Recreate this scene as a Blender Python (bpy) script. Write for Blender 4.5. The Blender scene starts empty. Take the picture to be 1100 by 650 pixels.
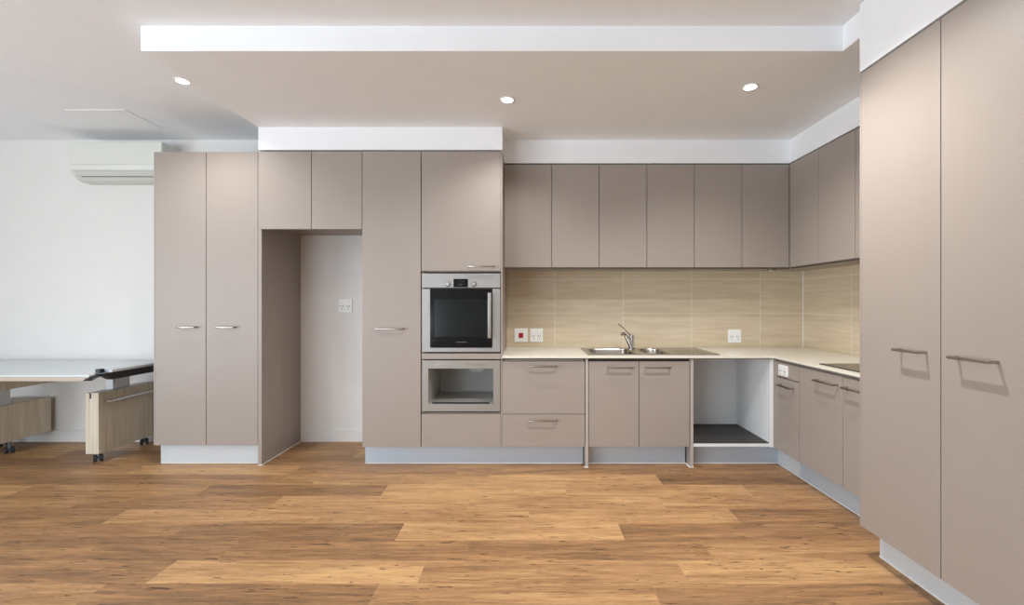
import bpy, bmesh, math, random
from mathutils import Vector, Matrix
random.seed(7)
S = bpy.context.scene
COL = S.collection

# ------------------------------------------------------------ camera
cd = bpy.data.cameras.new('camera'); cam = bpy.data.objects.new('camera', cd); COL.objects.link(cam)
cam.location = (0, 0, 1.257); cam.rotation_euler = (math.radians(90), 0, 0)
cd.sensor_width = 36; cd.lens = 36 * 490 / 1100
cd.shift_x = -18 / 1100; cd.shift_y = 1 / 1100
cd.clip_start = .05
S.camera = cam
# ------------------------------------------------------------ world and exposure
W = bpy.data.worlds.new('world'); S.world = W; W.use_nodes = True
W.node_tree.nodes['Background'].inputs[0].default_value = (.8, .9, 1, 1)
W.node_tree.nodes['Background'].inputs[1].default_value = .6
S.view_settings.view_transform = 'Standard'; S.view_settings.look = 'None'
S.view_settings.gamma = 1; S.view_settings.use_curve_mapping = False
S.view_settings.exposure = -0.29

def area(name, loc, rot, sx, sy, power, color):
    l = bpy.data.lights.new(name, 'AREA'); l.shape = 'RECTANGLE'; l.size = sx; l.size_y = sy
    l.energy = power; l.color = color
    o = bpy.data.objects.new(name, l); o.location = loc; o.rotation_euler = rot; COL.objects.link(o); return o
DAY = (.93, .95, 1.0); FILL_COOL = (.70, .86, 1.0)
# daylight entering by the glazed openings of the room (left wall and rear wall, beside and behind the camera), plus two added upward ceiling fills
area('daylight_left', (-6.05, -1.4, 1.35), (0, math.radians(-95), 0), 2.1, 3.6, 185, DAY)
area('ceiling_fill_left', (-6.04, -1.4, .7), (0, math.radians(-130), 0), 1.0, 3.6, 150, FILL_COOL)  # added upward fill, brightens and cools the ceiling
area('daylight_rear', (-3.9, -4.05, 1.35), (math.radians(95), 0, 0), 2.9, 2.1, 22, DAY)
area('ceiling_fill_rear', (-3.9, -4.04, .7), (math.radians(128), 0, 0), 2.9, 1.0, 170, FILL_COOL)  # added upward fill for the ceiling, from the rear side
SPOT_W = 60

# ------------------------------------------------------------ materials
def lin(c):
    c /= 255
    return c / 12.92 if c <= .04045 else ((c + .055) / 1.055) ** 2.4
def rgb(r, g, b): return (lin(r), lin(g), lin(b), 1)
class N:
    def __init__(s, name):
        s.m = bpy.data.materials.new(name); s.m.use_nodes = True
        s.t = s.m.node_tree; s.b = s.t.nodes['Principled BSDF']
    def n(s, typ, **kw):
        nd = s.t.nodes.new(typ)
        for k, v in kw.items():
            if isinstance(k, str) and hasattr(nd, k): setattr(nd, k, v)
            else: nd.inputs[k].default_value = v
        return nd
    def l(s, a, b): s.t.links.new(a, b)
    def coords(s, scale=(1, 1, 1), obj=True):
        g = s.n('ShaderNodeNewGeometry') if obj else None
        mp = s.n('ShaderNodeMapping'); mp.inputs['Scale'].default_value = scale
        s.l(g.outputs['Position'], mp.inputs['Vector']); return mp
def simple(name, col, rough=.5, metal=0, var=.03, scale=6, bump=0, bscale=200, spec=.5, stretch=(1, 1, 1)):
    k = N(name); b = k.b
    b.inputs['Roughness'].default_value = rough; b.inputs['Metallic'].default_value = metal
    b.inputs['Specular IOR Level'].default_value = spec
    mp = k.coords(stretch)
    no = k.n('ShaderNodeTexNoise'); no.inputs['Scale'].default_value = scale; no.inputs['Detail'].default_value = 4
    k.l(mp.outputs[0], no.inputs['Vector'])
    mx = k.n('ShaderNodeMix', data_type='RGBA')
    mx.inputs['A'].default_value = tuple(x * (1 - var) for x in col[:3]) + (1,)
    mx.inputs['B'].default_value = tuple(min(1, x * (1 + var)) for x in col[:3]) + (1,)
    k.l(no.outputs['Fac'], mx.inputs['Factor']); k.l(mx.outputs['Result'], b.inputs['Base Color'])
    if bump:
        n2 = k.n('ShaderNodeTexNoise'); n2.inputs['Scale'].default_value = bscale
        k.l(mp.outputs[0], n2.inputs['Vector'])
        bp = k.n('ShaderNodeBump'); bp.inputs['Strength'].default_value = bump; bp.inputs['Distance'].default_value = .001
        k.l(n2.outputs['Fac'], bp.inputs['Height']); k.l(bp.outputs[0], b.inputs['Normal'])
    return k.m
M = {}
M['wall'] = simple('wall_paint', rgb(228, 225, 221), .6, bump=.1)
M['ceiling'] = simple('ceiling_paint', rgb(244, 246, 248), .7, bump=.05)
M['laminate'] = simple('taupe_laminate', rgb(157, 146, 137), .42, var=.015, scale=3, bump=.06, bscale=500)
M['melamine'] = simple('white_melamine', rgb(226, 228, 228), .4, var=.01)
M['liner'] = simple('shaded_white_liner', rgb(176, 174, 168), .45, var=.01)  # white melamine, darkened in colour for the shade inside the recess
M['edge'] = simple('pale_edge_strip', rgb(176, 168, 160), .4, var=.01)
M['kick'] = simple('pale_grey_kick', rgb(200, 204, 206), .35, var=.02)
M['kick_metal'] = simple('brushed_kick', rgb(190, 200, 210), .38, metal=.25, var=.02)
M['sealant'] = simple('white_sealant', rgb(235, 235, 230), .5, var=.01)
M['stone'] = simple('cream_stone', rgb(226, 220, 206), .25, var=.02, scale=60)
M['steel'] = simple('stainless_steel', rgb(168, 165, 160), .24, metal=1, var=.04, scale=30, stretch=(1, 30, 30))
M['oven_steel'] = simple('oven_steel', rgb(158, 156, 153), .4, metal=.4, var=.03, scale=8, stretch=(.5, 1, 40))
M['frame_metal'] = simple('frame_metal', rgb(152, 147, 140), .4, metal=.3, var=.03, scale=8, stretch=(.5, 1, 40))
M['chrome'] = simple('chrome', rgb(215, 215, 215), .08, metal=1, var=.01)
M['nickel'] = simple('brushed_nickel', rgb(170, 162, 154), .27, metal=.95, var=.04, scale=40)
M['black_glass'] = simple('black_glass', (.003, .003, .0035, 1), .08, var=.1, spec=.25)
M['cavity'] = simple('dark_glass_window', (.006, .008, .008, 1), .15, var=.1, spec=.25)
M['black'] = simple('black_plastic', (.012, .012, .013, 1), .45, var=.1)
M['white_plastic'] = simple('white_plastic', rgb(236, 236, 232), .35, var=.01)
M['off_plastic'] = simple('off_white_plastic', rgb(218, 219, 210), .4, var=.01)
M['ac_low'] = simple('grey_white_plastic', rgb(205, 205, 198), .4, var=.01)
M['red'] = simple('red_plastic', rgb(170, 20, 40), .35, var=.05)
M['slot'] = simple('socket_slot', rgb(70, 70, 70), .6, var=.05)
M['mark'] = simple('grey_print', rgb(98, 99, 99), .5, var=.05)
M['rubber'] = simple('caster_rubber', (.03, .033, .04, 1), .5, var=.1)
M['caster_grey'] = simple('caster_grey', rgb(110, 118, 130), .35, var=.05)
M['desk'] = simple('white_desktop', rgb(214, 222, 224), .3, var=.01)
M['desk_edge'] = simple('desk_edge_beige', rgb(188, 174, 160), .45, var=.03)
M['grey_sheet'] = simple('grey_sheet', rgb(196, 200, 202), .35, metal=.2, var=.02)
M['dark_mat'] = simple('dark_mat', rgb(58, 56, 56), .65, var=.35, scale=9, bump=.4, bscale=90, stretch=(1, 4, 1))
M['reveal'] = simple('shade_reveal', rgb(70, 62, 56), .7, var=.05)  # shade of the narrow gaps at counter and cupboards, put into the colour

def emis(name, col, st):
    k = N(name); k.b.inputs['Base Color'].default_value = (1, 1, 1, 1)
    no = k.n('ShaderNodeTexNoise'); no.inputs['Scale'].default_value = 5
    k.b.inputs['Emission Color'].default_value = col; k.b.inputs['Emission Strength'].default_value = st
    return k.m
M['lamp'] = emis('lamp_lens', (1, .97, .93, 1), 20)

def wood(name, c1, c2, c3, rough, axis, freq):
    """fine straight grain along one axis"""
    k = N(name)
    sc = {'z': (freq, freq, 1.6), 'x': (1.6, freq, freq)}[axis]
    mp = k.coords(sc)
    a = k.n('ShaderNodeTexNoise'); a.inputs['Scale'].default_value = 1; a.inputs['Detail'].default_value = 6; a.inputs['Roughness'].default_value = .65
    k.l(mp.outputs[0], a.inputs['Vector'])
    r = k.n('ShaderNodeValToRGB'); e = r.color_ramp.elements
    e[0].position = .3; e[0].color = c1; e[1].position = .72; e[1].color = c3
    m = e.new(.5); m.color = c2
    k.l(a.outputs['Fac'], r.inputs[0]); k.l(r.outputs[0], k.b.inputs['Base Color'])
    k.b.inputs['Roughness'].default_value = rough
    return k.m
M['oak'] = wood('pale_oak_laminate', rgb(196, 182, 158), rgb(213, 201, 180), rgb(228, 218, 199), .45, 'z', 45)

def floor_mat():
    k = N('oak_floor_planks'); b = k.b
    at = k.n('ShaderNodeAttribute', attribute_name='plank')
    sep = k.n('ShaderNodeSeparateColor'); k.l(at.outputs['Color'], sep.inputs[0])
    geo = k.n('ShaderNodeNewGeometry')
    off = k.n('ShaderNodeCombineXYZ')
    mu = k.n('ShaderNodeMath', operation='MULTIPLY'); mu.inputs[1].default_value = 37.0
    k.l(sep.outputs[1], mu.inputs[0]); k.l(mu.outputs[0], off.inputs[0]); k.l(mu.outputs[0], off.inputs[2])
    ad = k.n('ShaderNodeVectorMath', operation='ADD'); k.l(geo.outputs['Position'], ad.inputs[0]); k.l(off.outputs[0], ad.inputs[1])
    def noise(scale, det, rough, dist=0):
        mp = k.n('ShaderNodeMapping'); mp.inputs['Scale'].default_value = scale
        k.l(ad.outputs[0], mp.inputs[0])
        no = k.n('ShaderNodeTexNoise'); no.inputs['Scale'].default_value = 1; no.inputs['Detail'].default_value = det
        no.inputs['Roughness'].default_value = rough; no.inputs['Distortion'].default_value = dist
        k.l(mp.outputs[0], no.inputs['Vector']); return no.outputs['Fac']
    broad = noise((1.6, 14, 1), 5, .6, .6)
    fine = noise((6, 85, 1), 6, .75)
    # tone ramp
    r = k.n('ShaderNodeValToRGB'); e = r.color_ramp.elements
    e[0].position = 0; e[0].color = rgb(96, 70, 46); e[1].position = 1; e[1].color = rgb(208, 166, 114)
    m = e.new(.5); m.color = rgb(160, 120, 80)
    def math_(op, a, b_):
        n = k.n('ShaderNodeMath', operation=op)
        for i, v in enumerate((a, b_)):
            if isinstance(v, (int, float)): n.inputs[i].default_value = v
            else: k.l(v, n.inputs[i])
        return n.outputs[0]
    t = math_('MULTIPLY', sep.outputs[0], .62)
    t = math_('ADD', t, math_('MULTIPLY', math_('SUBTRACT', broad, .5), 1.15))
    t = math_('ADD', t, math_('MULTIPLY', math_('SUBTRACT', fine, .5), 1.3))
    t = math_('ADD', t, .17)
    k.l(t, r.inputs[0])
    # dark knots and cracks, elongated along the board
    kn = noise((9, 60, 1), 3, .6, .5)
    r2 = k.n('ShaderNodeValToRGB'); e = r2.color_ramp.elements
    e[0].position = .63; e[0].color = (0, 0, 0, 1); e[1].position = .68; e[1].color = (1, 1, 1, 1)
    k.l(kn, r2.inputs[0])
    mx = k.n('ShaderNodeMix', data_type='RGBA'); mx.inputs['B'].default_value = rgb(70, 46, 30)
    k.l(math_('MULTIPLY', r2.outputs[0], .85), mx.inputs['Factor']); k.l(r.outputs[0], mx.inputs['A'])
    k.l(mx.outputs['Result'], b.inputs['Base Color'])
    b.inputs['Roughness'].default_value = .42
    rr = k.n('ShaderNodeMapRange'); rr.inputs['To Min'].default_value = .36; rr.inputs['To Max'].default_value = .55
    k.l(fine, rr.inputs['Value']); k.l(rr.outputs[0], b.inputs['Roughness'])
    bp = k.n('ShaderNodeBump'); bp.inputs['Strength'].default_value = .25; bp.inputs['Distance'].default_value = .001
    k.l(fine, bp.inputs['Height']); k.l(bp.outputs[0], b.inputs['Normal'])
    return k.m
M['floor'] = floor_mat()

def tile_mat(name, axis, u0, z0):
    k = N(name); geo = k.n('ShaderNodeNewGeometry'); sp = k.n('ShaderNodeSeparateXYZ'); k.l(geo.outputs['Position'], sp.inputs[0])
    cb = k.n('ShaderNodeCombineXYZ')
    a = k.n('ShaderNodeMath', operation='SUBTRACT'); a.inputs[1].default_value = u0 - 62.1
    k.l(sp.outputs[0 if axis == 'x' else 1], a.inputs[0])
    c = k.n('ShaderNodeMath', operation='SUBTRACT'); c.inputs[1].default_value = z0 - 31.25
    k.l(sp.outputs[2], c.inputs[0]); k.l(a.outputs[0], cb.inputs[0]); k.l(c.outputs[0], cb.inputs[1])
    br = k.n('ShaderNodeTexBrick'); br.offset = 0; br.squash = 1
    br.inputs['Scale'].default_value = 1; br.inputs['Brick Width'].default_value = .621; br.inputs['Row Height'].default_value = .3125
    br.inputs['Mortar Size'].default_value = .0022; br.inputs['Mortar Smooth'].default_value = .1
    br.inputs['Color1'].default_value = (0, 0, 0, 1); br.inputs['Color2'].default_value = (1, 1, 1, 1)
    k.l(cb.outputs[0], br.inputs['Vector'])
    ad = k.n('ShaderNodeVectorMath', operation='ADD'); k.l(cb.outputs[0], ad.inputs[0])
    vm = k.n('ShaderNodeVectorMath', operation='SCALE'); vm.inputs['Scale'].default_value = 3; k.l(br.outputs['Color'], vm.inputs[0]); k.l(vm.outputs[0], ad.inputs[1])
    mp = k.n('ShaderNodeMapping'); mp.inputs['Scale'].default_value = (3, 30, 1); k.l(ad.outputs[0], mp.inputs[0])
    no = k.n('ShaderNodeTexNoise'); no.inputs['Scale'].default_value = 1; no.inputs['Detail'].default_value = 7; no.inputs['Roughness'].default_value = .6
    no.inputs['Distortion'].default_value = .15
    k.l(mp.outputs[0], no.inputs['Vector'])
    r = k.n('ShaderNodeValToRGB'); e = r.color_ramp.elements
    e[0].position = .3; e[0].color = rgb(194, 177, 150); e[1].position = .7; e[1].color = rgb(212, 197, 171)
    k.l(no.outputs['Fac'], r.inputs[0])
    mx = k.n('ShaderNodeMix', data_type='RGBA'); mx.inputs['B'].default_value = rgb(228, 218, 198)
    k.l(br.outputs['Fac'], mx.inputs['Factor']); k.l(r.outputs[0], mx.inputs['A']); k.l(mx.outputs['Result'], k.b.inputs['Base Color'])
    k.b.inputs['Roughness'].default_value = .38
    return k.m
M['tile_back'] = tile_mat('beige_tiles_back', 'x', 1.478, 1.164)
M['tile_right'] = tile_mat('beige_tiles_right', 'y', 3.52, 1.164)

# ------------------------------------------------------------ mesh helpers
class MB:
    def __init__(s): s.bm = bmesh.new()
    def box(s, x0, x1, y0, y1, z0, z1, bev=0):
        t = bmesh.new(); bmesh.ops.create_cube(t, size=1)
        for v in t.verts:
            v.co = Vector(((x0 + x1) / 2 + v.co.x * abs(x1 - x0), (y0 + y1) / 2 + v.co.y * abs(y1 - y0), (z0 + z1) / 2 + v.co.z * abs(z1 - z0)))
        if bev: bmesh.ops.bevel(t, geom=list(t.edges), offset=bev, segments=2, affect='EDGES', profile=.5)
        s._join(t); return s
    def _join(s, t):
        me = bpy.data.meshes.new('tmp'); t.to_mesh(me); t.free(); s.bm.from_mesh(me); bpy.data.meshes.remove(me)
    def prism(s, pts, axis, a0, a1, bev=0):
        """extrude a polygon of 2D points along axis"""
        t = bmesh.new()
        def P(p, a): return {'x': (a, p[0], p[1]), 'y': (p[0], a, p[1]), 'z': (p[0], p[1], a)}[axis]
        lo = [t.verts.new(P(p, a0)) for p in pts]; hi = [t.verts.new(P(p, a1)) for p in pts]
        t.faces.new(lo); t.faces.new(hi[::-1])
        n = len(pts)
        for i in range(n): t.faces.new((lo[i], hi[i], hi[(i + 1) % n], lo[(i + 1) % n]))
        bmesh.ops.recalc_face_normals(t, faces=t.faces)
        if bev: bmesh.ops.bevel(t, geom=list(t.edges), offset=bev, segments=2, affect='EDGES', profile=.5)
        s._join(t); return s
    def tube(s, pts, rad, seg=14, cap=True):
        """round tube through points; rad a number or a list"""
        pts = [Vector(p) for p in pts]; n = len(pts)
        rs = rad if isinstance(rad, (list, tuple)) else [rad] * n
        t = bmesh.new(); rings = []; up = None
        for i, p in enumerate(pts):
            d = (pts[min(i + 1, n - 1)] - pts[max(i - 1, 0)]).normalized()
            if up is None:
                up = Vector((0, 0, 1)) if abs(d.z) < .9 else Vector((1, 0, 0))
            a = d.cross(up).normalized(); b_ = a.cross(d).normalized(); up = b_
            rings.append([t.verts.new(p + (a * math.cos(2 * math.pi * j / seg) + b_ * math.sin(2 * math.pi * j / seg)) * rs[i]) for j in range(seg)])
        for i in range(n - 1):
            for j in range(seg): t.faces.new((rings[i][j], rings[i][(j + 1) % seg], rings[i + 1][(j + 1) % seg], rings[i + 1][j]))
        if cap: t.faces.new(rings[0][::-1]); t.faces.new(rings[-1])
        bmesh.ops.recalc_face_normals(t, faces=t.faces)
        s._join(t); return s
    def build(s, name, mat, parent=None, smooth=False, loc=None):
        me = bpy.data.meshes.new(name)
        off = parent['_w'] if parent else (loc or base_of(s.bm))
        off = Vector(off)
        bmesh.ops.translate(s.bm, verts=s.bm.verts, vec=-off)
        if smooth:
            for f in s.bm.faces: f.smooth = True
        s.bm.to_mesh(me); s.bm.free()
        mats = mat if isinstance(mat, (list, tuple)) else [mat]
        for m in mats: me.materials.append(M[m])
        if smooth:
            try: me.set_sharp_from_angle(angle=math.radians(40))
            except Exception: pass
        o = bpy.data.objects.new(name, me); COL.objects.link(o)
        if parent: o.parent = parent
        else: o.location = off
        o['_w'] = tuple(off)
        return o
def base_of(bm):
    xs = [v.co.x for v in bm.verts]; ys = [v.co.y for v in bm.verts]; zs = [v.co.z for v in bm.verts]
    return ((min(xs) + max(xs)) / 2, (min(ys) + max(ys)) / 2, min(zs))
def tag(o, label, cat, group=None):
    o['label'] = label; o['category'] = cat
    if group: o['group'] = group
    return o
def thing(name, loc, label, cat, group=None):
    o = bpy.data.objects.new(name, None); o.empty_display_size = .1; COL.objects.link(o); o.location = loc; o['_w'] = tuple(loc)
    return tag(o, label, cat, group)
def struct(o): o['kind'] = 'structure'; return o
def B(*a, bev=0): return MB().box(*a, bev=bev)

# ------------------------------------------------------------ room
WY = 4.15; RX = 2.5; LX = -6.0; RY = -4.0; CZ = 2.745; SZ = 2.61
def floor():
    bm = bmesh.new(); lay = bm.loops.layers.float_color.new('plank')
    Wd = .186; L = 1.22; base = 2.046
    offs = {0: .72, 1: .91, 2: .51, 3: 0, 4: .84, 5: .25, 6: .93, 7: .68, 8: .3, 9: 1.0, 10: .55}
    tones = {0: {-1.72: .95, -.5: .6, .72: .9, -2.94: .45}, 1: {-2.75: .35, -1.53: .38, -.31: .28, .91: .72},
             2: {-3.15: .42, -1.93: .15, -.71: .85, .51: .3, 1.73: .3}, 3: {-3.66: .4, -2.44: .72, -1.22: .7, 0: .75, 1.22: .3},
             4: {-4.04: .5, -2.82: .4, -1.6: .85, -.38: .8, .84: .66}, 5: {-3.41: .62, -2.19: .25, -.97: .9, .25: .75, 1.47: .55},
             6: {-3.95: .35, -2.73: .45, -1.51: .75, -.29: .85, .93: .15}, 7: {-2.98: .85, -1.76: .4, -.54: .45, .68: .3},
             8: {-2.14: .35, -.92: .45, .3: .4, 1.52: .25}}
    r0 = int(math.floor((RY - base) / Wd)); r1 = int(math.ceil((WY - base) / Wd))
    for r in range(r0, r1 + 1):
        y0 = max(RY, base + r * Wd); y1 = min(WY, base + (r + 1) * Wd)
        if y1 <= y0: continue
        o = offs.get(r, random.random() * L)
        k0 = int(math.floor((LX - o) / L)); k1 = int(math.ceil((RX - o) / L))
        for q in range(k0, k1 + 1):
            xa = o + q * L; xb = xa + L
            x0 = max(LX, xa); x1 = min(RX, xb)
            if x1 <= x0: continue
            tone = random.uniform(.25, .8)
            for kx, tv in tones.get(r, {}).items():
                if abs(kx - xa) < .05: tone = tv
            sd = random.random()
            vs = [bm.verts.new(p) for p in ((x0, y0, 0), (x1, y0, 0), (x1, y1, 0), (x0, y1, 0))]
            f = bm.faces.new(vs)
            for lp in f.loops: lp[lay] = (tone, sd, 0, 1)
    # slab below the boards
    t = MB(); t.box(LX, RX, RY, WY, -.1, -.004); me = bpy.data.meshes.new('t'); t.bm.to_mesh(me); t.bm.free(); bm.from_mesh(me)
    me = bpy.data.meshes.new('floor'); bm.to_mesh(me); bm.free(); me.materials.append(M['floor'])
    o = bpy.data.objects.new('floor', me); COL.objects.link(o); struct(o)
floor()
struct(B(LX - .12, RX + .12, WY, WY + .12, -.1, CZ + .12).build('wall_back', 'wall'))
struct(B(RX, RX + .12, RY, WY, -.1, CZ + .12).build('wall_right', 'wall'))
w = MB()  # left wall with a wide glazed opening
w.box(LX - .12, LX, .5, WY, -.1, CZ + .12); w.box(LX - .12, LX, RY, -3.3, -.1, CZ + .12)
w.box(LX - .12, LX, -3.3, .5, 2.4, CZ + .12); w.box(LX - .12, LX, -3.3, .5, -.1, .1)
struct(w.build('wall_left', 'wall'))
w = MB()
w.box(LX - .12, -5.4, RY - .12, RY, -.1, CZ + .12); w.box(-2.4, RX + .12, RY - .12, RY, -.1, CZ + .12)
w.box(-5.4, -2.4, RY - .12, RY, 2.45, CZ + .12)
w.box(-5.4, -2.4, RY - .12, RY, -.1, .05)
struct(w.build('wall_rear', 'wall'))
def frame(name, axis, a0, a1, z0, z1, p, n):
    f = MB(); t = .05
    def bx(u0, u1, v0, v1):
        if axis == 'x': f.box(u0, u1, p - .03, p + .03, v0, v1)
        else: f.box(p - .03, p + .03, u0, u1, v0, v1)
    bx(a0, a1, z0, z0 + t); bx(a0, a1, z1 - t, z1)
    for i in range(n + 1):
        c = a0 + (a1 - a0) * i / n
        bx(max(a0, c - t / 2), min(a1, c + t / 2), z0, z1)
    struct(f.build(name, 'white_plastic'))
frame('window_1', 'y', -3.3, .5, .1, 2.4, LX + .0, 3)
frame('window_2', 'x', -5.4, -2.4, .05, 2.45, RY, 2)
struct(B(LX - .12, RX + .12, RY - .12, WY, CZ, CZ + .12).build('ceiling', 'ceiling'))
# dropped soffit over the kitchen and the bulkheads above the cabinets
TR = 1.65
s_ = MB(); s_.prism([(-2.08, 2.445), (1.685, 2.445), (1.685, 1.36), (RX, 1.36), (RX, WY), (-2.08, WY)], 'z', SZ, CZ)
struct(s_.build('trim_1', 'ceiling'))
struct(B(-2.075, -.203, 3.5, WY, 2.436, SZ).build('trim_2', 'ceiling'))
struct(MB().prism([(-.203, 3.775), (2.157, 3.775), (2.157, 2.274), (RX, 2.274), (RX, WY), (-.203, WY)], 'z', 2.418, SZ).build('trim_3', 'ceiling'))
struct(MB().box(TR, RX, 1.36, 2.274, 2.409, CZ).build('trim_4', 'ceiling'))
# skirting boards
struct(B(LX, -2.93, WY - .014, WY, 0, .105, bev=.003).build('baseboard_back', 'wall'))
struct(B(-2.07, -1.28, WY - .014, WY, 0, .105, bev=.003).build('baseboard_niche', 'wall'))
struct(B(LX, LX + .014, .5, WY, 0, .105, bev=.003).build('baseboard_left', 'wall'))
struct(B(RX - .014, RX, RY, 1.35, 0, .105, bev=.003).build('baseboard_right', 'wall'))
# splashback tiling
TT = WY - .01
struct(B(-.2, RX - .01, TT, WY, .857, 1.56).build('trim_5', 'tile_back'))
struct(B(RX - .01, RX, 2.274, WY, .857, 1.56).build('trim_6', 'tile_right'))
struct(B(RX - .014, RX - .009, TT - .005, TT, .857, 1.555).build('trim_7', 'sealant'))

# ------------------------------------------------------------ cabinet parts
FY = 3.5           # front plane of the base and tall units
def handle(parent, cx, cz, yf, length, axis='x', nx=-1):
    """bow handle: round bar on two posts; axis 'x' for doors facing the camera, 'y' for doors facing left"""
    h = MB(); pr = .037
    a = length / 2
    if axis == 'x':
        h.box(cx - a - .006, cx + a + .006, yf - pr - .005, yf - pr + .005, cz - .006, cz + .006, bev=.003)
        for sx in (-1, 1): h.box(cx + sx * a - .005, cx + sx * a + .005, yf - pr, yf, cz - .0055, cz + .0055, bev=.0015)
    else:
        h.box(yf - pr - .005, yf - pr + .005, cx - a - .006, cx + a + .006, cz - .006, cz + .006, bev=.003)
        for sx in (-1, 1): h.box(yf - pr, yf, cx + sx * a - .005, cx + sx * a + .005, cz - .0055, cz + .0055, bev=.0015)
    return h.build('handle', 'nickel', parent, smooth=True)
G = .0022
def door(root, x0, x1, z0, z1, yf=FY, name='door', hd=None, th=.018):
    d = MB().box(x0 + G, x1 - G, yf, yf + th, z0, z1, bev=.0012).build(name, 'laminate', root)
    if hd: handle(d, hd[0], hd[1], yf, hd[2])
    return d
def sdoor(root, y0, y1, z0, z1, xf, name='door', hd=None, th=.018):
    d = MB().box(xf, xf + th, y0 + G, y1 - G, z0, z1, bev=.0012).build(name, 'laminate', root)
    if hd: handle(d, hd[0], hd[1], xf, hd[2], 'y')
    return d
def carcass(root, x0, x1, y0, y1, z0, z1, mat='laminate'):
    return B(x0, x1, y0, y1, z0, z1).build('carcass', mat, root)

# left tall pantry (two doors)
LY = 3.55
t = thing('pantry_cabinet', (-2.51, 3.85, 0), 'tall taupe two-door pantry cupboard beside the white wall under the air conditioner', 'cabinet')
B(-2.918, -2.106, LY + .022, WY - .004, .153, 2.43).build('carcass', 'laminate', t)
B(-2.920, -2.914, LY + .002, LY + .022, .153, 2.436).build('side_edge', 'edge', t)
door(t, -2.913, -2.511, .153, 2.436, LY, hd=(-2.648, 1.072, .128))
door(t, -2.511, -2.107, .153, 2.436, LY, hd=(-2.347, 1.072, .128))
kb = B(-2.895, -2.106, LY + .04, LY + .056, .0, .152).build('kickboard', 'kick', t)
B(-2.895, -2.106, LY + .036, LY + .04, 0, .005).build('sealant_line', 'sealant', kb)
# end panel of the fridge space
t = thing('end_panel', (-2.088, 3.83, 0), 'full-height dark-looking taupe panel standing at the left side of the empty fridge space', 'panel')
B(-2.102, -2.074, 3.542, WY - .002, .006, 2.436, bev=.001).build('board', 'laminate', t)
B(-2.102, -2.070, 3.540, WY - .002, .0, .0055).build('sealant_line', 'sealant', t)
# bridging cupboard over the fridge space
t = thing('overhead_cabinet', (-1.676, 3.8, 1.83), 'short taupe two-door cupboard bridging over the empty fridge space', 'cabinet')
B(-2.072, -1.281, FY + .03, WY - .004, 1.876, 2.43).build('carcass', 'laminate', t)
door(t, -2.072, -1.670, 1.828, 2.424, FY + .004)
door(t, -1.670, -1.280, 1.828, 2.424, FY + .004)
# tall narrow pantry
t = thing('pantry_cabinet', (-1.05, 3.8, 0), 'tall taupe single-door cupboard with one handle between fridge space and oven', 'cabinet')
B(-1.277, -.828, FY + .022, WY - .004, .153, 2.43).build('carcass', 'laminate', t)
door(t, -1.279, -.827, .153, 2.424, hd=(-1.058, 1.063, .2))
# oven tower
OX0, OX1 = -.825, -.212
t = thing('oven_tower', ((OX0 + OX1) / 2, 3.8, 0), 'tall taupe oven housing with upper door, appliance openings and bottom drawer', 'cabinet')
B(OX0, OX0 + .016, FY + .021, WY - .004, .153, 2.43).build('side_panel', 'laminate', t)
B(-.214, -.203, FY + .001, WY - .004, .153, 2.436).build('side_panel', 'laminate', t)
B(OX0 + .016, -.214, FY + .03, WY - .004, 1.50, 2.43).build('top_box', 'laminate', t)
B(OX0 + .016, -.214, WY - .02, WY - .002, .153, 1.50).build('back_panel', 'melamine', t)
B(OX0 + .016, -.214, FY + .022, WY - .02, .838, .866).build('shelf', 'laminate', t)
B(OX0 + .016, -.214, FY + .022, WY - .02, .153, .415).build('bottom_box', 'laminate', t)
door(t, OX0, -.214, 1.507, 2.424, hd=(-.363, 1.538, .192))
B(OX0 + G, -.216, FY + .003, FY + .021, .829, .873, bev=.001).build('filler_strip', 'laminate', t)
door(t, OX0, -.214, .157, .407, name='drawer')
# built-in oven
t = thing('oven', (-.52, 3.75, .88), 'built-in stainless steel oven with black glass door in the tall tower', 'oven')
B(-.795, -.235, FY + .022, 4.05, .885, 1.48).build('housing', 'black', t)
B(-.8195, -.2185, FY - .004, FY + .02, 1.377, 1.487, bev=.002).build('control_panel', 'oven_steel', t)
d = B(-.577, -.466, FY - .006, FY - .003, 1.381, 1.445, bev=.001).build('display', 'black_glass', t)
B(-.548, -.484, FY - .0068, FY - .0058, 1.392, 1.434).build('screen', 'cavity', d)
B(-.534, -.508, FY - .0074, FY - .0066, 1.398, 1.402).build('printed_mark', 'mark', d)
for kx in (-.620, -.4205):
    kn = MB().tube([(kx, FY - .004, 1.405), (kx, FY - .018, 1.405), (kx, FY - .022, 1.405)], [.0155, .0155, .013], 24).build('knob', 'chrome', t, smooth=True)
    MB().tube([(kx, FY - .0036, 1.405), (kx, FY - .0062, 1.405)], .019, 24).build('knob_ring', 'black', kn, smooth=True)
d = B(-.8195, -.2185, FY - .002, FY + .02, .884, 1.369, bev=.002).build('door', 'oven_steel', t)
B(-.757, -.279, FY - .005, FY - .001, .917, 1.3685, bev=.001).build('glass', 'black_glass', d)
B(-.722, -.312, FY - .0056, FY - .0048, 1.0, 1.287).build('inner_window', 'cavity', d)
B(-.757, -.279, FY - .0056, FY - .0048, .976, .979).build('trim_line', 'cavity', d)
lg = MB()
for i in range(7): lg.box(-.556 + i * .0115, -.5475 + i * .0115, FY - .0062, FY - .0048, .957, .963)
lg.build('printed_mark', 'mark', d)
h = MB().box(-.311, -.285, FY - .05, FY - .036, .993, 1.338, bev=.004)
for z in (1.02, 1.31): h.box(-.304, -.292, FY - .04, FY - .004, z - .012, z + .012, bev=.002)
h.build('handle', 'oven_steel', d, smooth=True)
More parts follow.
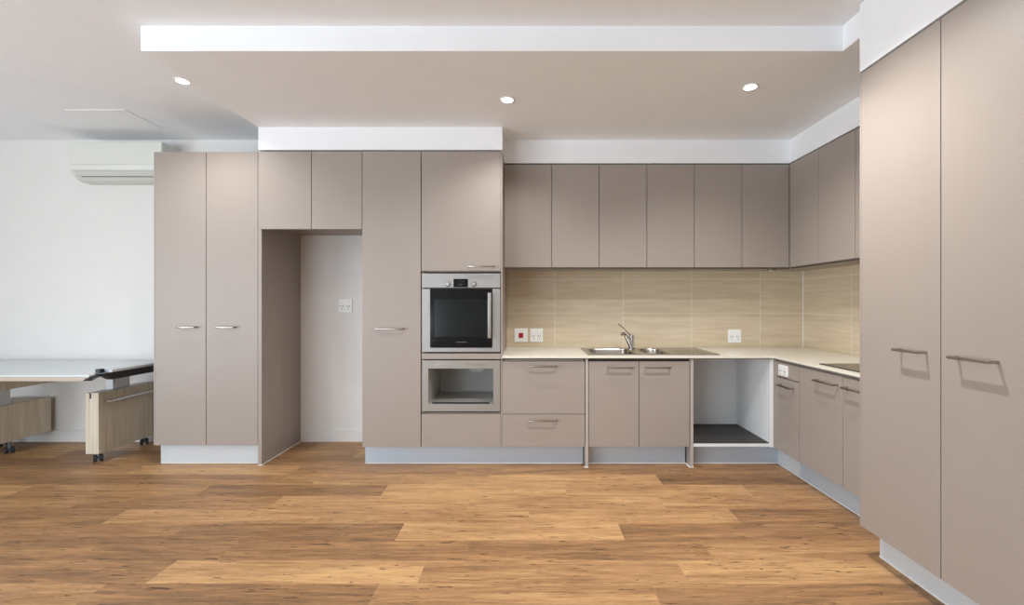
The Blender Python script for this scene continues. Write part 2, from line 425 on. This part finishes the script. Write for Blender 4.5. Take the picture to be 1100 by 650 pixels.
# empty microwave recess with metal trim
t = thing('microwave_recess', (-.52, 3.75, .42), 'empty microwave recess with brushed metal frame and white inside below the oven', 'recess')
f = MB(); zt, zb = .82, .428; oz1, oz0 = .757, .486; ox0, ox1 = -.771, -.272
f.box(-.8195, -.2185, FY - .002, FY + .018, oz1, zt, bev=.001); f.box(-.8195, -.2185, FY - .002, FY + .018, zb, oz0 - .0, bev=.001)
f.box(-.8195, ox0, FY - .002, FY + .018, oz0, oz1); f.box(ox1, -.2185, FY - .002, FY + .018, oz0, oz1)
f.build('frame', 'frame_metal', t)
f = MB(); by = 3.99
f.box(ox0 - .012, ox0, FY + .018, by, oz0 - .012, oz1 + .012); f.box(ox1, ox1 + .012, FY + .018, by, oz0 - .012, oz1 + .012)
f.box(ox0, ox1, FY + .018, by, oz1, oz1 + .012); f.box(ox0, ox1, FY + .018, by, oz0 - .012, oz0)
f.box(ox0 - .012, ox1 + .012, by, by + .012, oz0 - .012, oz1 + .012)
f.build('liner', 'liner', t)
B(ox0 + .03, ox1 - .03, FY - .001, FY + .02, oz0, oz0 + .010).build('front_strip', 'black', t)
for x in (-.72, -.48):
    v = MB()
    for i in range(14): v.box(x + i * .011, x + i * .011 + .006, FY - .0028, FY - .001, .782, .794)
    v.build('vent_slots', 'nickel', t)
# drawer unit
t = thing('drawer_unit', (.11, 3.8, .15), 'taupe base unit of two wide drawers left of the sink', 'cabinet')
carcass(t, -.2, .425, FY + .022, WY - .002, .153, .832)
door(t, -.203, .431, .409, .812, name='drawer', hd=(.112, .777, .2))
door(t, -.203, .431, .157, .405, name='drawer', hd=(.112, .363, .2))
# sink base
t = thing('sink_cabinet', (.84, 3.8, 0), 'taupe two-door sink base unit between two panels reaching the floor', 'cabinet')
cb = MB(); cb.box(.456, .458, FY + .022, WY - .02, .153, .832); cb.box(.458, 1.226, FY + .022, WY - .02, .153, .17)
cb.box(.458, 1.226, WY - .02, WY - .002, .153, .832); cb.build('carcass', 'melamine', t)
B(.434, .456, FY - .003, WY - .002, .003, .832, bev=.001).build('side_panel', 'laminate', t)
B(.434, .456, FY - .0045, FY - .003, .003, .832).build('edge_strip', 'edge', t)
B(1.239, 1.261, FY - .0045, FY - .003, .003, .832).build('edge_strip', 'edge', t)
B(.458, 1.236, FY + .024, FY + .04, .775, .832).build('top_rail', 'reveal', t)  # rail coloured dark as the shade in the gap above the doors
B(1.239, 1.261, FY - .003, WY - .002, .003, .832, bev=.001).build('side_panel', 'laminate', t)
B(.426, .458, FY - .006, FY + .02, 0, .0045).build('sealant_line', 'sealant', t)
B(1.228, 1.265, FY - .006, FY + .09, 0, .0045).build('sealant_line', 'sealant', t)
door(t, .458, .846, .157, .812, hd=(.701, .767, .18))
door(t, .846, 1.236, .157, .812, hd=(.986, .767, .18))
# dishwasher space
t = thing('dishwasher_recess', (1.55, 3.8, .15), 'open white-lined dishwasher space with dark matted floor in the corner', 'recess')
B(1.264, 1.864, FY, WY - .06, .157, .178, bev=.001).build('base_board', 'melamine', t)
B(1.264, 1.852, 4.06, 4.08, .178, .832).build('back_panel', 'melamine', t)
B(1.852, 1.876, FY - .002, 4.06, .153, .832, bev=.001).build('side_panel', 'melamine', t)
B(1.264, 1.852, FY + .012, 4.058, .1785, .184).build('floor_mat', 'dark_mat', t)
# right run of base units
BX = 1.88
t = thing('base_cabinet', (2.19, 3.335, .15), 'narrow taupe base unit in the right run, its top panel carrying a white socket', 'cabinet')
carcass(t, BX + .022, RX - .004, 3.17, 3.60, .153, .832)
B(BX - .002, BX + .02, 3.478, 3.5, .153, .832).build('corner_post', 'laminate', t)
sdoor(t, 3.172, 3.476, .709, .818, BX, 'top_panel')
sdoor(t, 3.172, 3.476, .157, .703, BX, hd=(3.31, .652, .16))
t = thing('base_cabinet', (2.19, 2.73, .15), 'wide taupe two-door base unit under the black cooktop', 'cabinet')
carcass(t, BX + .022, RX - .004, 2.286, 3.17, .153, .832)
sdoor(t, 2.73, 3.17, .157, .818, BX, hd=(2.868, .76, .192))
sdoor(t, 2.288, 2.73, .157, .818, BX, hd=(2.595, .76, .192))
# kickboards
KY = 3.585
def kick(x0, x1, label, mat='kick'):
    k = thing('kickboard', ((x0 + x1) / 2, KY, 0), label, 'kickboard')
    B(x0, x1, KY, KY + .016, 0, .152).build('board', mat, k); B(x0, x1, KY - .003, KY, 0, .005).build('sealant_line', 'sealant', k)
kick(-1.285, .427, 'long pale grey kickboard under the single-door cupboard, oven tower and drawers', 'kick_metal')
kick(.457, 1.228, 'short blue-grey kickboard recessed under the two sink doors', 'kick_metal')
kick(1.264, 1.958, 'short blue-grey kickboard under the open dishwasher space', 'kick_metal')
k = thing('kickboard', (1.966, 2.9, 0), 'blue-grey kickboard running along the floor under the right base units', 'kickboard')
B(1.958, 1.974, 3.285, KY, 0, .152).build('board', 'kick', k); B(1.956, 1.974, 2.286, 3.285, 0, .152).build('board', 'kick_metal', k)
B(1.953, 1.956, 2.286, KY - .003, 0, .006).build('sealant_line', 'sealant', k)
# tall right cupboard
t = thing('tall_cupboard', (2.07, 1.82, 0), 'floor-to-bulkhead taupe two-door cupboard standing nearest at the right', 'cabinet')
B(TR + .022, RX - .004, 1.376, 2.264, .153, 2.40).build('carcass', 'laminate', t)
B(TR + .001, RX - .004, 2.264, 2.276, .150, 2.404, bev=.001).build('side_panel', 'laminate', t)
B(TR + .001, RX - .004, 1.36, 1.376, .150, 2.404, bev=.001).build('side_panel', 'laminate', t)
sdoor(t, 1.827, 2.264, .153, 2.398, TR, hd=(1.957, 1.053, .128))
sdoor(t, 1.378, 1.827, .153, 2.398, TR, hd=(1.678, 1.050, .15))
kb = B(1.742, 1.758, 1.376, 2.264, 0, .152).build('kickboard', 'kick', t)
B(1.758, RX - .004, 2.25, 2.264, 0, .150).build('kickboard', 'kick', t)
B(1.738, 1.742, 1.376, 2.264, 0, .007).build('sealant_line', 'sealant', kb)
# upper cabinets on the back wall
UY = 3.775; UX = 2.157
xs = [-.203, .189, .583, .978, 1.371, 1.764, UX]
lab = ['taupe two-door wall cupboard next to the oven tower', 'taupe two-door wall cupboard above the sink tap, middle of the back row',
       'taupe two-door wall cupboard at the inner corner end of the back wall row']
for i in range(3):
    a, b, c = xs[2 * i:2 * i + 3]
    t = thing('wall_cabinet', ((a + c) / 2, 3.95, 1.54), lab[i], 'cabinet')
    B(a, c if i < 2 else c + .0, UY + .022, WY - .011, 1.552, 2.405).build('carcass', 'laminate', t)
    B(a, c, UY + .004, UY + .022, 1.543, 1.556).build('light_rail', 'reveal', t)
    door(t, a, b, 1.556, 2.406, UY); door(t, b, c, 1.556, 2.406, UY)
ys = [UY + .0, 3.393, 3.015, 2.640, 2.286]
lab = ['taupe two-door wall cupboard on the right wall, at the inner corner', 'taupe wall cupboard on the right wall half hidden by the tall cupboard']
for i in range(2):
    a, b, c = ys[2 * i:2 * i + 3]
    t = thing('wall_cabinet', (2.33, (a + c) / 2, 1.54), lab[i], 'cabinet')
    B(UX + .022, RX - .011, c, a if i else WY - .011, 1.552, 2.405).build('carcass', 'laminate', t)
    B(UX + .004, UX + .022, c, a - (.0 if i else .002), 1.543, 1.556).build('light_rail', 'reveal', t)
    sdoor(t, b, a - (0 if i else .002), 1.556, 2.406, UX); sdoor(t, c, b, 1.556, 2.406, UX)

# ------------------------------------------------------------ countertop with sink cut-out
CT, CBt = .857, .839
def countertop():
    bm = bmesh.new()
    X = [-.203, .474, 1.466, 1.866, RX - .01]; Y = [2.278, 3.479, 3.545, 4.03, TT - .0005]
    def inside(i, j):
        x = (X[i] + X[i + 1]) / 2; y = (Y[j] + Y[j + 1]) / 2
        if y < 3.479: return x > 1.866
        if .474 < x < 1.466 and 3.545 < y < 4.03: return False
        return True
    vt = {}; vb = {}
    def V(d, i, j, z):
        if (i, j) not in d: d[(i, j)] = bm.verts.new((X[i], Y[j], z))
        return d[(i, j)]
    cells = {(i, j) for i in range(4) for j in range(4) if inside(i, j)}
    for (i, j) in cells:
        q = [(i, j), (i + 1, j), (i + 1, j + 1), (i, j + 1)]
        bm.faces.new([V(vt, *p, CT) for p in q]); bm.faces.new([V(vb, *p, CBt) for p in q][::-1])
        for (e0, e1, nb) in ((q[0], q[1], (i, j - 1)), (q[1], q[2], (i + 1, j)), (q[2], q[3], (i, j + 1)), (q[3], q[0], (i - 1, j))):
            if nb not in cells: bm.faces.new([V(vt, *e0, CT), V(vb, *e0, CBt), V(vb, *e1, CBt), V(vt, *e1, CT)])
    bmesh.ops.recalc_face_normals(bm, faces=bm.faces)
    m = MB(); m.bm.free(); m.bm = bm
    t = thing('countertop', (.9, 3.8, CBt), 'thin cream stone countertop running L-shaped under the tiled splashback', 'countertop')
    m.build('slab', 'stone', t)
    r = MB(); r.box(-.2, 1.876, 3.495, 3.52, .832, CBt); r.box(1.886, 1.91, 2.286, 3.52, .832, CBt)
    r.build('shadow_rail', 'reveal', t)  # dark strip standing in for the shade under the slab
countertop()

# ------------------------------------------------------------ sink, tap, cooktop
def sink():
    t = thing('sink', (.97, 3.79, CT), 'stainless steel inset sink with bowls and a drainer on the right', 'sink')
    z = CT + .003
    # deck with two bowl holes
    bm = bmesh.new()
    X = [.46, .495, .86, .925, 1.13, 1.16, 1.48]; Y = [3.53, 3.555, 3.945, 4.04]
    hole = {(1, 1), (3, 1)}
    vt = {}
    def V(i, j):
        if (i, j) not in vt: vt[(i, j)] = bm.verts.new((X[i], Y[j], z))
        return vt[(i, j)]
    for i in range(6):
        for j in range(3):
            if (i, j) in hole: continue
            bm.faces.new([V(i, j), V(i + 1, j), V(i + 1, j + 1), V(i, j + 1)])
    r = bmesh.ops.extrude_face_region(bm, geom=list(bm.faces))
    for v in [g for g in r['geom'] if isinstance(g, bmesh.types.BMVert)]: v.co.z += .003
    bmesh.ops.recalc_face_normals(bm, faces=bm.faces)
    m = MB(); m.bm.free(); m.bm = bm
    m.box(.462, 1.478, 3.532, 3.536, CT, z + .004); m.box(.462, 1.478, 4.034, 4.038, CT, z + .004)
    m.box(.462, .466, 3.532, 4.038, CT, z + .004); m.box(1.474, 1.478, 3.532, 4.038, CT, z + .004)
    dk = m.build('deck', 'steel', t)
    for (x0, x1, dep) in ((.495, .86, .17), (.925, 1.13, .12)):
        bm = bmesh.new(); y0, y1 = 3.555, 3.945; top = z + .004; rings = []
        for (zz, ins, rad) in ((top, 0, .085), (top - .012, .006, .085), (top - dep + .03, .016, .08), (top - dep + .008, .028, .07), (top - dep, .045, .055)):
            ring = []
            for (cx, cy, a0) in ((x1, y1, 0), (x0, y1, 90), (x0, y0, 180), (x1, y0, 270)):
                sx = 1 if cx == x1 else -1; sy = 1 if cy == y1 else -1
                ox = cx - sx * (ins + rad); oy = cy - sy * (ins + rad)
                for q in range(6):
                    a = math.radians(a0 + q * 18); ring.append(bm.verts.new((ox + rad * math.cos(a), oy + rad * math.sin(a), zz)))
            rings.append(ring)
        for k in range(len(rings) - 1):
            for q in range(24): bm.faces.new((rings[k][q], rings[k][(q + 1) % 24], rings[k + 1][(q + 1) % 24], rings[k + 1][q]))
        bm.faces.new(rings[-1])
        # flange filling the corners of the deck opening
        cs = [bm.verts.new((x, y, top)) for (x, y) in ((x1, y1), (x0, y1), (x0, y0), (x1, y0))]
        for c in range(4):
            for q in range(5): bm.faces.new((cs[c], rings[0][c * 6 + q + 1], rings[0][c * 6 + q]))
        bmesh.ops.recalc_face_normals(bm, faces=bm.faces)
        m = MB(); m.bm.free(); m.bm = bm
        bo = m.build('bowl', 'steel', t, smooth=True)
        cx = (x0 + x1) / 2
        MB().tube([(cx, 3.76, top - dep), (cx, 3.76, top - dep + .003)], .035, 20).build('drain', 'chrome', bo, smooth=True)
    g = MB()
    for i in range(7):
        x = 1.19 + i * .037; g.tube([(x, 3.6, z + .0035), (x, 3.9, z + .0035)], .0022, 6)
    g.build('drainer_ribs', 'steel', t, smooth=True)
sink()
def tap():
    bx, by, bz = .895, 3.975, CT + .0065
    t = thing('mixer_tap', (bx, by, bz), 'chrome mixer tap with raised lever standing behind the sink', 'tap')
    MB().tube([(bx, by, bz), (bx, by, bz + .008), (bx, by, bz + .012), (bx, by, bz + .105), (bx, by, bz + .118), (bx, by, bz + .122)],
              [.031, .031, .027, .026, .023, .012], 24).build('body', 'chrome', t, smooth=True)
    MB().tube([(bx - .006, by - .01, bz + .015), (bx - .035, by - .04, bz + .07), (bx - .066, by - .07, bz + .122), (bx - .082, by - .085, bz + .138), (bx - .098, by - .098, bz + .137), (bx - .106, by - .104, bz + .126)],
              [.02, .0185, .0155, .0135, .012, .0115], 16).build('spout', 'chrome', t, smooth=True)
    MB().tube([(bx, by, bz + .108), (bx - .03, by - .01, bz + .135), (bx - .085, by - .03, bz + .188), (bx - .118, by - .04, bz + .214), (bx - .124, by - .042, bz + .219)],
              [.012, .006, .005, .0065, .004], 12).build('lever', 'chrome', t, smooth=True)
tap()
t = thing('cooktop', (2.16, 2.72, CT), 'flat black glass cooktop set into the right countertop', 'cooktop')
B(1.91, 2.42, 2.42, 3.0, CT, CT + .006, bev=.002).build('glass', 'black_glass', t)
for (x, y, r) in ((2.05, 2.58, .09), (2.05, 2.84, .075), (2.29, 2.58, .075), (2.29, 2.84, .09)):
    bm = bmesh.new(); n = 32
    a = [bm.verts.new((x + r * math.cos(2 * math.pi * i / n), y + r * math.sin(2 * math.pi * i / n), CT + .0064)) for i in range(n)]
    b = [bm.verts.new((x + (r - .003) * math.cos(2 * math.pi * i / n), y + (r - .003) * math.sin(2 * math.pi * i / n), CT + .0064)) for i in range(n)]
    for i in range(n): bm.faces.new((a[i], a[(i + 1) % n], b[(i + 1) % n], b[i]))
    m = MB(); m.bm.free(); m.bm = bm; m.build('cooking_zone', 'mark', t)

# ------------------------------------------------------------ sockets and switches
def plate(name, label, cat, c, w, h, face, kind, group=None):
    """face 'back': on a wall facing the camera; 'left': on a plane facing -x.  c = centre on the surface"""
    def bx(m, u0, u1, d0, d1, v0, v1, bev=0):
        if face == 'back': m.box(c[0] + u0, c[0] + u1, c[1] - d1, c[1] - d0, c[2] + v0, c[2] + v1, bev=bev)
        else: m.box(c[0] - d1, c[0] - d0, c[1] - u1, c[1] - u0, c[2] + v0, c[2] + v1, bev=bev)
        return m
    t = thing(name, c, label, cat, group)
    bx(MB(), -w / 2, w / 2, 0, .009, -h / 2, h / 2, .002).build('plate', 'white_plastic', t)
    if kind == 'switch':
        bx(MB(), -.024, .024, .009, .012, -.026, .026, .001).build('rocker', 'white_plastic', t)
        bx(MB(), -.021, .021, .012, .015, -.022, .022, .002).build('red_button', 'red', t)
    else:
        n = 2
        for k in range(n):
            u = (-.028, .028)[k] * (w / .12)
            so = bx(MB(), u - .021 * w / .12, u + .021 * w / .12, .009, .0105, -.04, .012, .001).build('outlet', 'white_plastic', t)
            sl = MB()
            for du in (-.009, .009): bx(sl, u + du - .0025, u + du + .0025, .0105, .0112, -.012, .002)
            bx(sl, u - .0025, u + .0025, .0105, .0112, -.034, -.022); sl.build('slots', 'slot' if face == 'back' and kind == 'dark' else 'mark', so)
            bx(MB(), u - .008, u + .008, .009, .013, .024, .042, .001).build('rocker', 'white_plastic', t)
plate('isolator_switch', 'white switch plate with a red button, beside the oven tower on the tiles', 'switch', ((559.7 - 568) / 118.4, TT, 1.257 - 34.2 / 118.4), .12, .124, 'back', 'switch')
plate('power_outlet', 'white double socket on the tiles right beside the red-button switch', 'socket', ((576.3 - 568) / 118.4, TT, 1.257 - 34.2 / 118.4), .115, .122, 'back', 'out')
plate('power_outlet', 'white double socket alone on the tiles right of the sink', 'socket', ((789 - 568) / 118.4, TT, 1.257 - 35 / 118.4), .12, .12, 'back', 'out')
plate('power_outlet', 'double socket on the white wall inside the empty fridge space', 'socket', ((371.3 - 568) / 118, WY, 1.257 - 2.5 / 118), .125, .125, 'back', 'dark')
plate('power_outlet', 'white socket on the narrow panel below the corner of the countertop', 'socket', (BX, 3.362, .762), .118, .078, 'left', 'out')
plate('power_outlet', 'faint double socket on the back of the empty microwave recess', 'socket', (-.455, by, .70), .12, .06, 'back', 'out')

# ------------------------------------------------------------ air conditioner
t = thing('air_conditioner', (-3.57, 4.05, 2.33), 'white wall-mounted split air conditioner high on the left wall', 'air conditioner')
ax0, ax1 = -3.985, -3.165
pr = [(WY, 2.645), (3.955, 2.652), (3.945, 2.64), (3.945, 2.47), (3.955, 2.42), (3.985, 2.375), (4.03, 2.345), (4.08, 2.335), (WY, 2.335)]
MB().prism(pr, 'x', ax0, ax1, bev=.003).build('body', 'off_plastic', t)
B(ax0 + .004, ax1 - .004, 3.938, 3.948, 2.462, 2.655, bev=.003).build('front_panel', 'off_plastic', t)
MB().prism([(3.947, 2.452), (3.956, 2.415), (3.95, 2.413), (3.940, 2.452)], 'x', ax0 + .02, ax1 - .02).build('outlet_strip', 'off_plastic', t)
MB().prism([(3.957, 2.41), (3.986, 2.37), (3.980, 2.366), (3.949, 2.408)], 'x', ax0 + .04, ax1 - .03).build('louvre', 'ac_low', t)
B(ax0 + .08, ax1 - .05, 3.978, 3.99, 2.362, 2.3655).build('louvre_gap', 'slot', t)
B(ax0 + .33, ax0 + .39, 3.9365, 3.939, 2.485, 2.489).build('badge', 'ac_low', t)
# ceiling access hatch
t = tag(MB().box(-3.56, -3.1, 3.5, 3.86, CZ - .004, CZ, bev=.001).build('ceiling_hatch', 'ceiling'), 'faint flush white access panel in the ceiling in front of the air conditioner', 'hatch')

# ------------------------------------------------------------ downlights
def downlight(x, y, z, label, power):
    t = thing('downlight', (x, y, z), label, 'ceiling light', 'recessed downlights')
    n = 32; bm = bmesh.new(); rings = []
    for (r, dz) in ((.05, 0), (.05, -.004), (.044, -.006), (.036, -.003), (.034, -.001)):
        rings.append([bm.verts.new((x + r * math.cos(2 * math.pi * i / n), y + r * math.sin(2 * math.pi * i / n), z + dz)) for i in range(n)])
    for k in range(4):
        for i in range(n): bm.faces.new((rings[k][i], rings[k][(i + 1) % n], rings[k + 1][(i + 1) % n], rings[k + 1][i]))
    m = MB(); m.bm.free(); m.bm = bm; m.build('trim_ring', 'white_plastic', t, smooth=True)
    MB().tube([(x, y, z - .0015), (x, y, z - .004)], .036, n).build('lens', 'lamp', t, smooth=False)
    l = bpy.data.lights.new('lamp_beam', 'SPOT'); l.energy = power; l.color = (1, .985, .97); l.spot_size = math.radians(138); l.spot_blend = .8
    l.shadow_soft_size = .026
    o = bpy.data.objects.new('lamp_beam', l); COL.objects.link(o); o.parent = t; o.location = (0, 0, -.012)
downlight(-2.315, 3.05, CZ, 'lit downlight at the left edge of the dropped soffit', SPOT_W)
downlight(-.142, 3.03, SZ, 'lit downlight at the middle of the dropped soffit, in front of the oven tower', SPOT_W)
downlight(1.383, 2.85, SZ, 'brightest lit downlight at the right of the dropped soffit', SPOT_W)
downlight(.97, 2.08, CZ, 'lit downlight in the main ceiling just in front of the soffit, at the right', SPOT_W * 3.2)
downlight(-1.25, 2.08, CZ, 'lit downlight in the main ceiling just in front of the soffit, at the left', SPOT_W * 1.0)
t = thing('puck_light', (2.09, 3.93, 1.54), 'small unlit round light under the corner wall cupboards', 'light')
MB().tube([(2.09, 3.93, 1.552), (2.09, 3.93, 1.543), (2.09, 3.93, 1.540)], [.035, .035, .03], 24).build('ring', 'nickel', t, smooth=True)
MB().tube([(2.09, 3.93, 1.5405), (2.09, 3.93, 1.5385)], .024, 24).build('lens', 'white_plastic', t, smooth=True)

# ------------------------------------------------------------ desk and mobile units at the left
t = thing('desk', (-4.3, 3.7, 0), 'long white-topped desk along the left part of the white wall', 'desk')
B(-5.75, -3.15, 3.27, WY - .016, .731, .742, bev=.001).build('desktop', 'desk', t)
B(-5.73, -3.16, 3.274, 3.30, .699, .731).build('front_rail', 'desk_edge', t)
B(-5.73, -3.17, WY - .06, WY - .018, .66, .731).build('back_rail', 'melamine', t)
B(-5.73, -5.70, 3.3, WY - .06, 0, .731).build('leg_panel', 'oak', t)
def caster(par, x, y):
    A = Vector((.74, .67, 0)); P = Vector((x, y, .027))
    c = MB()
    for a in (-1, 1): c.tube([P + A * (a * .019 - .010), P + A * (a * .019 - .008), P + A * (a * .019 + .008), P + A * (a * .019 + .010)], [.023, .027, .027, .023], 22)
    w = c.build('caster', 'rubber', par, smooth=True)
    m = MB(); m.tube([P + Vector((0, 0, .012)), P + Vector((0, 0, .034))], .013, 12); m.tube([(x, y, .055), (x, y, par['_bz'])], .011, 12)
    m.tube([P - A * .031, P + A * .031], .010, 12)
    m.build('caster_hub', 'caster_grey', w, smooth=True)
t = thing('mobile_pedestal', (-4.5, 3.85, 0), 'pale oak wheeled pedestal of two stacked boxes under the desk at far left', 'pedestal')
t['_bz'] = .116
B(-4.68, -4.312, 3.6, 4.09, .115, .415, bev=.002).build('lower_box', 'oak', t)
B(-4.312, -4.298, 3.6, 4.105, .112, .418, bev=.001).build('front_board', 'oak', t)
B(-4.44, -4.30, 3.57, 4.08, .545, .694, bev=.002).build('upper_box', 'oak', t)
B(-4.42, -4.32, 3.60, 3.80, .415, .545).build('connecting_post', 'grey_sheet', t)
caster(t, -4.36, 3.83); caster(t, -4.62, 3.66); caster(t, -4.62, 4.02)
t = thing('mobile_unit', (-3.44, 3.85, 0), 'narrow pale oak wheeled unit with a long rail handle and a metal post on top', 'mobile unit')
t['_bz'] = .071
m = MB(); x0, x1, y0, y1 = -3.492, -3.39, 3.595, 4.11
m.box(x0, -3.463, y0, y1, .07, .548); m.box(-3.448, x1, y0, y1, .07, .548); m.box(-3.463, -3.448, y0, y1, .07, .505)
m.build('body', 'oak', t)
B(-3.4625, -3.4485, y0 + .002, y1, .505, .540).build('cable_slot', 'black', t)
B(-3.463 , x1 - .002, y0 + .01, y1, .5482, .5515).build('top_strip', 'grey_sheet', t)
h = MB().tube([(x1 + .04, 3.63, .478), (x1 + .04, 4.06, .478)], .009, 12)
for y in (3.65, 4.04): h.tube([(x1, y, .478), (x1 + .04, y, .478)], .007, 10)
h.build('handle', 'chrome', t, smooth=True)
caster(t, -3.43, 3.635); caster(t, -3.43, 4.07)
p = MB(); p.box(-3.47, -3.41, 3.74, 3.90, .5515, .698, bev=.002); p.build('metal_post', 'grey_sheet', t)
B(-3.411, -3.406, 3.755, 3.79, .60, .66).build('post_clip', 'nickel', t)
# tray at the desk end
t = thing('laptop_tray', (-3.2, 3.68, .742), 'slim grey tray with a black tapered edge lying at the right end of the desk', 'tray')
B(-3.205, -3.105, 3.40, 4.10, .7435, .762, bev=.002).build('tray_top', 'grey_sheet', t)
MB().prism([(3.31, .7425), (4.11, .7425), (3.98, .690), (3.40, .690)], 'x', -3.1485, -3.104, bev=.002).build('black_edge', 'black', t)
MB().prism([(3.245, .705), (3.262, .715), (3.33, .745), (3.33, .735)], 'x', -3.176, -3.112).build('front_lip', 'black', t)
B(-3.195, -3.16, 3.36, 3.40, .7435, .772, bev=.003).build('clip', 'black', t)

for o in bpy.data.objects:
    if '_w' in o: del o['_w']
    if '_bz' in o: del o['_bz']
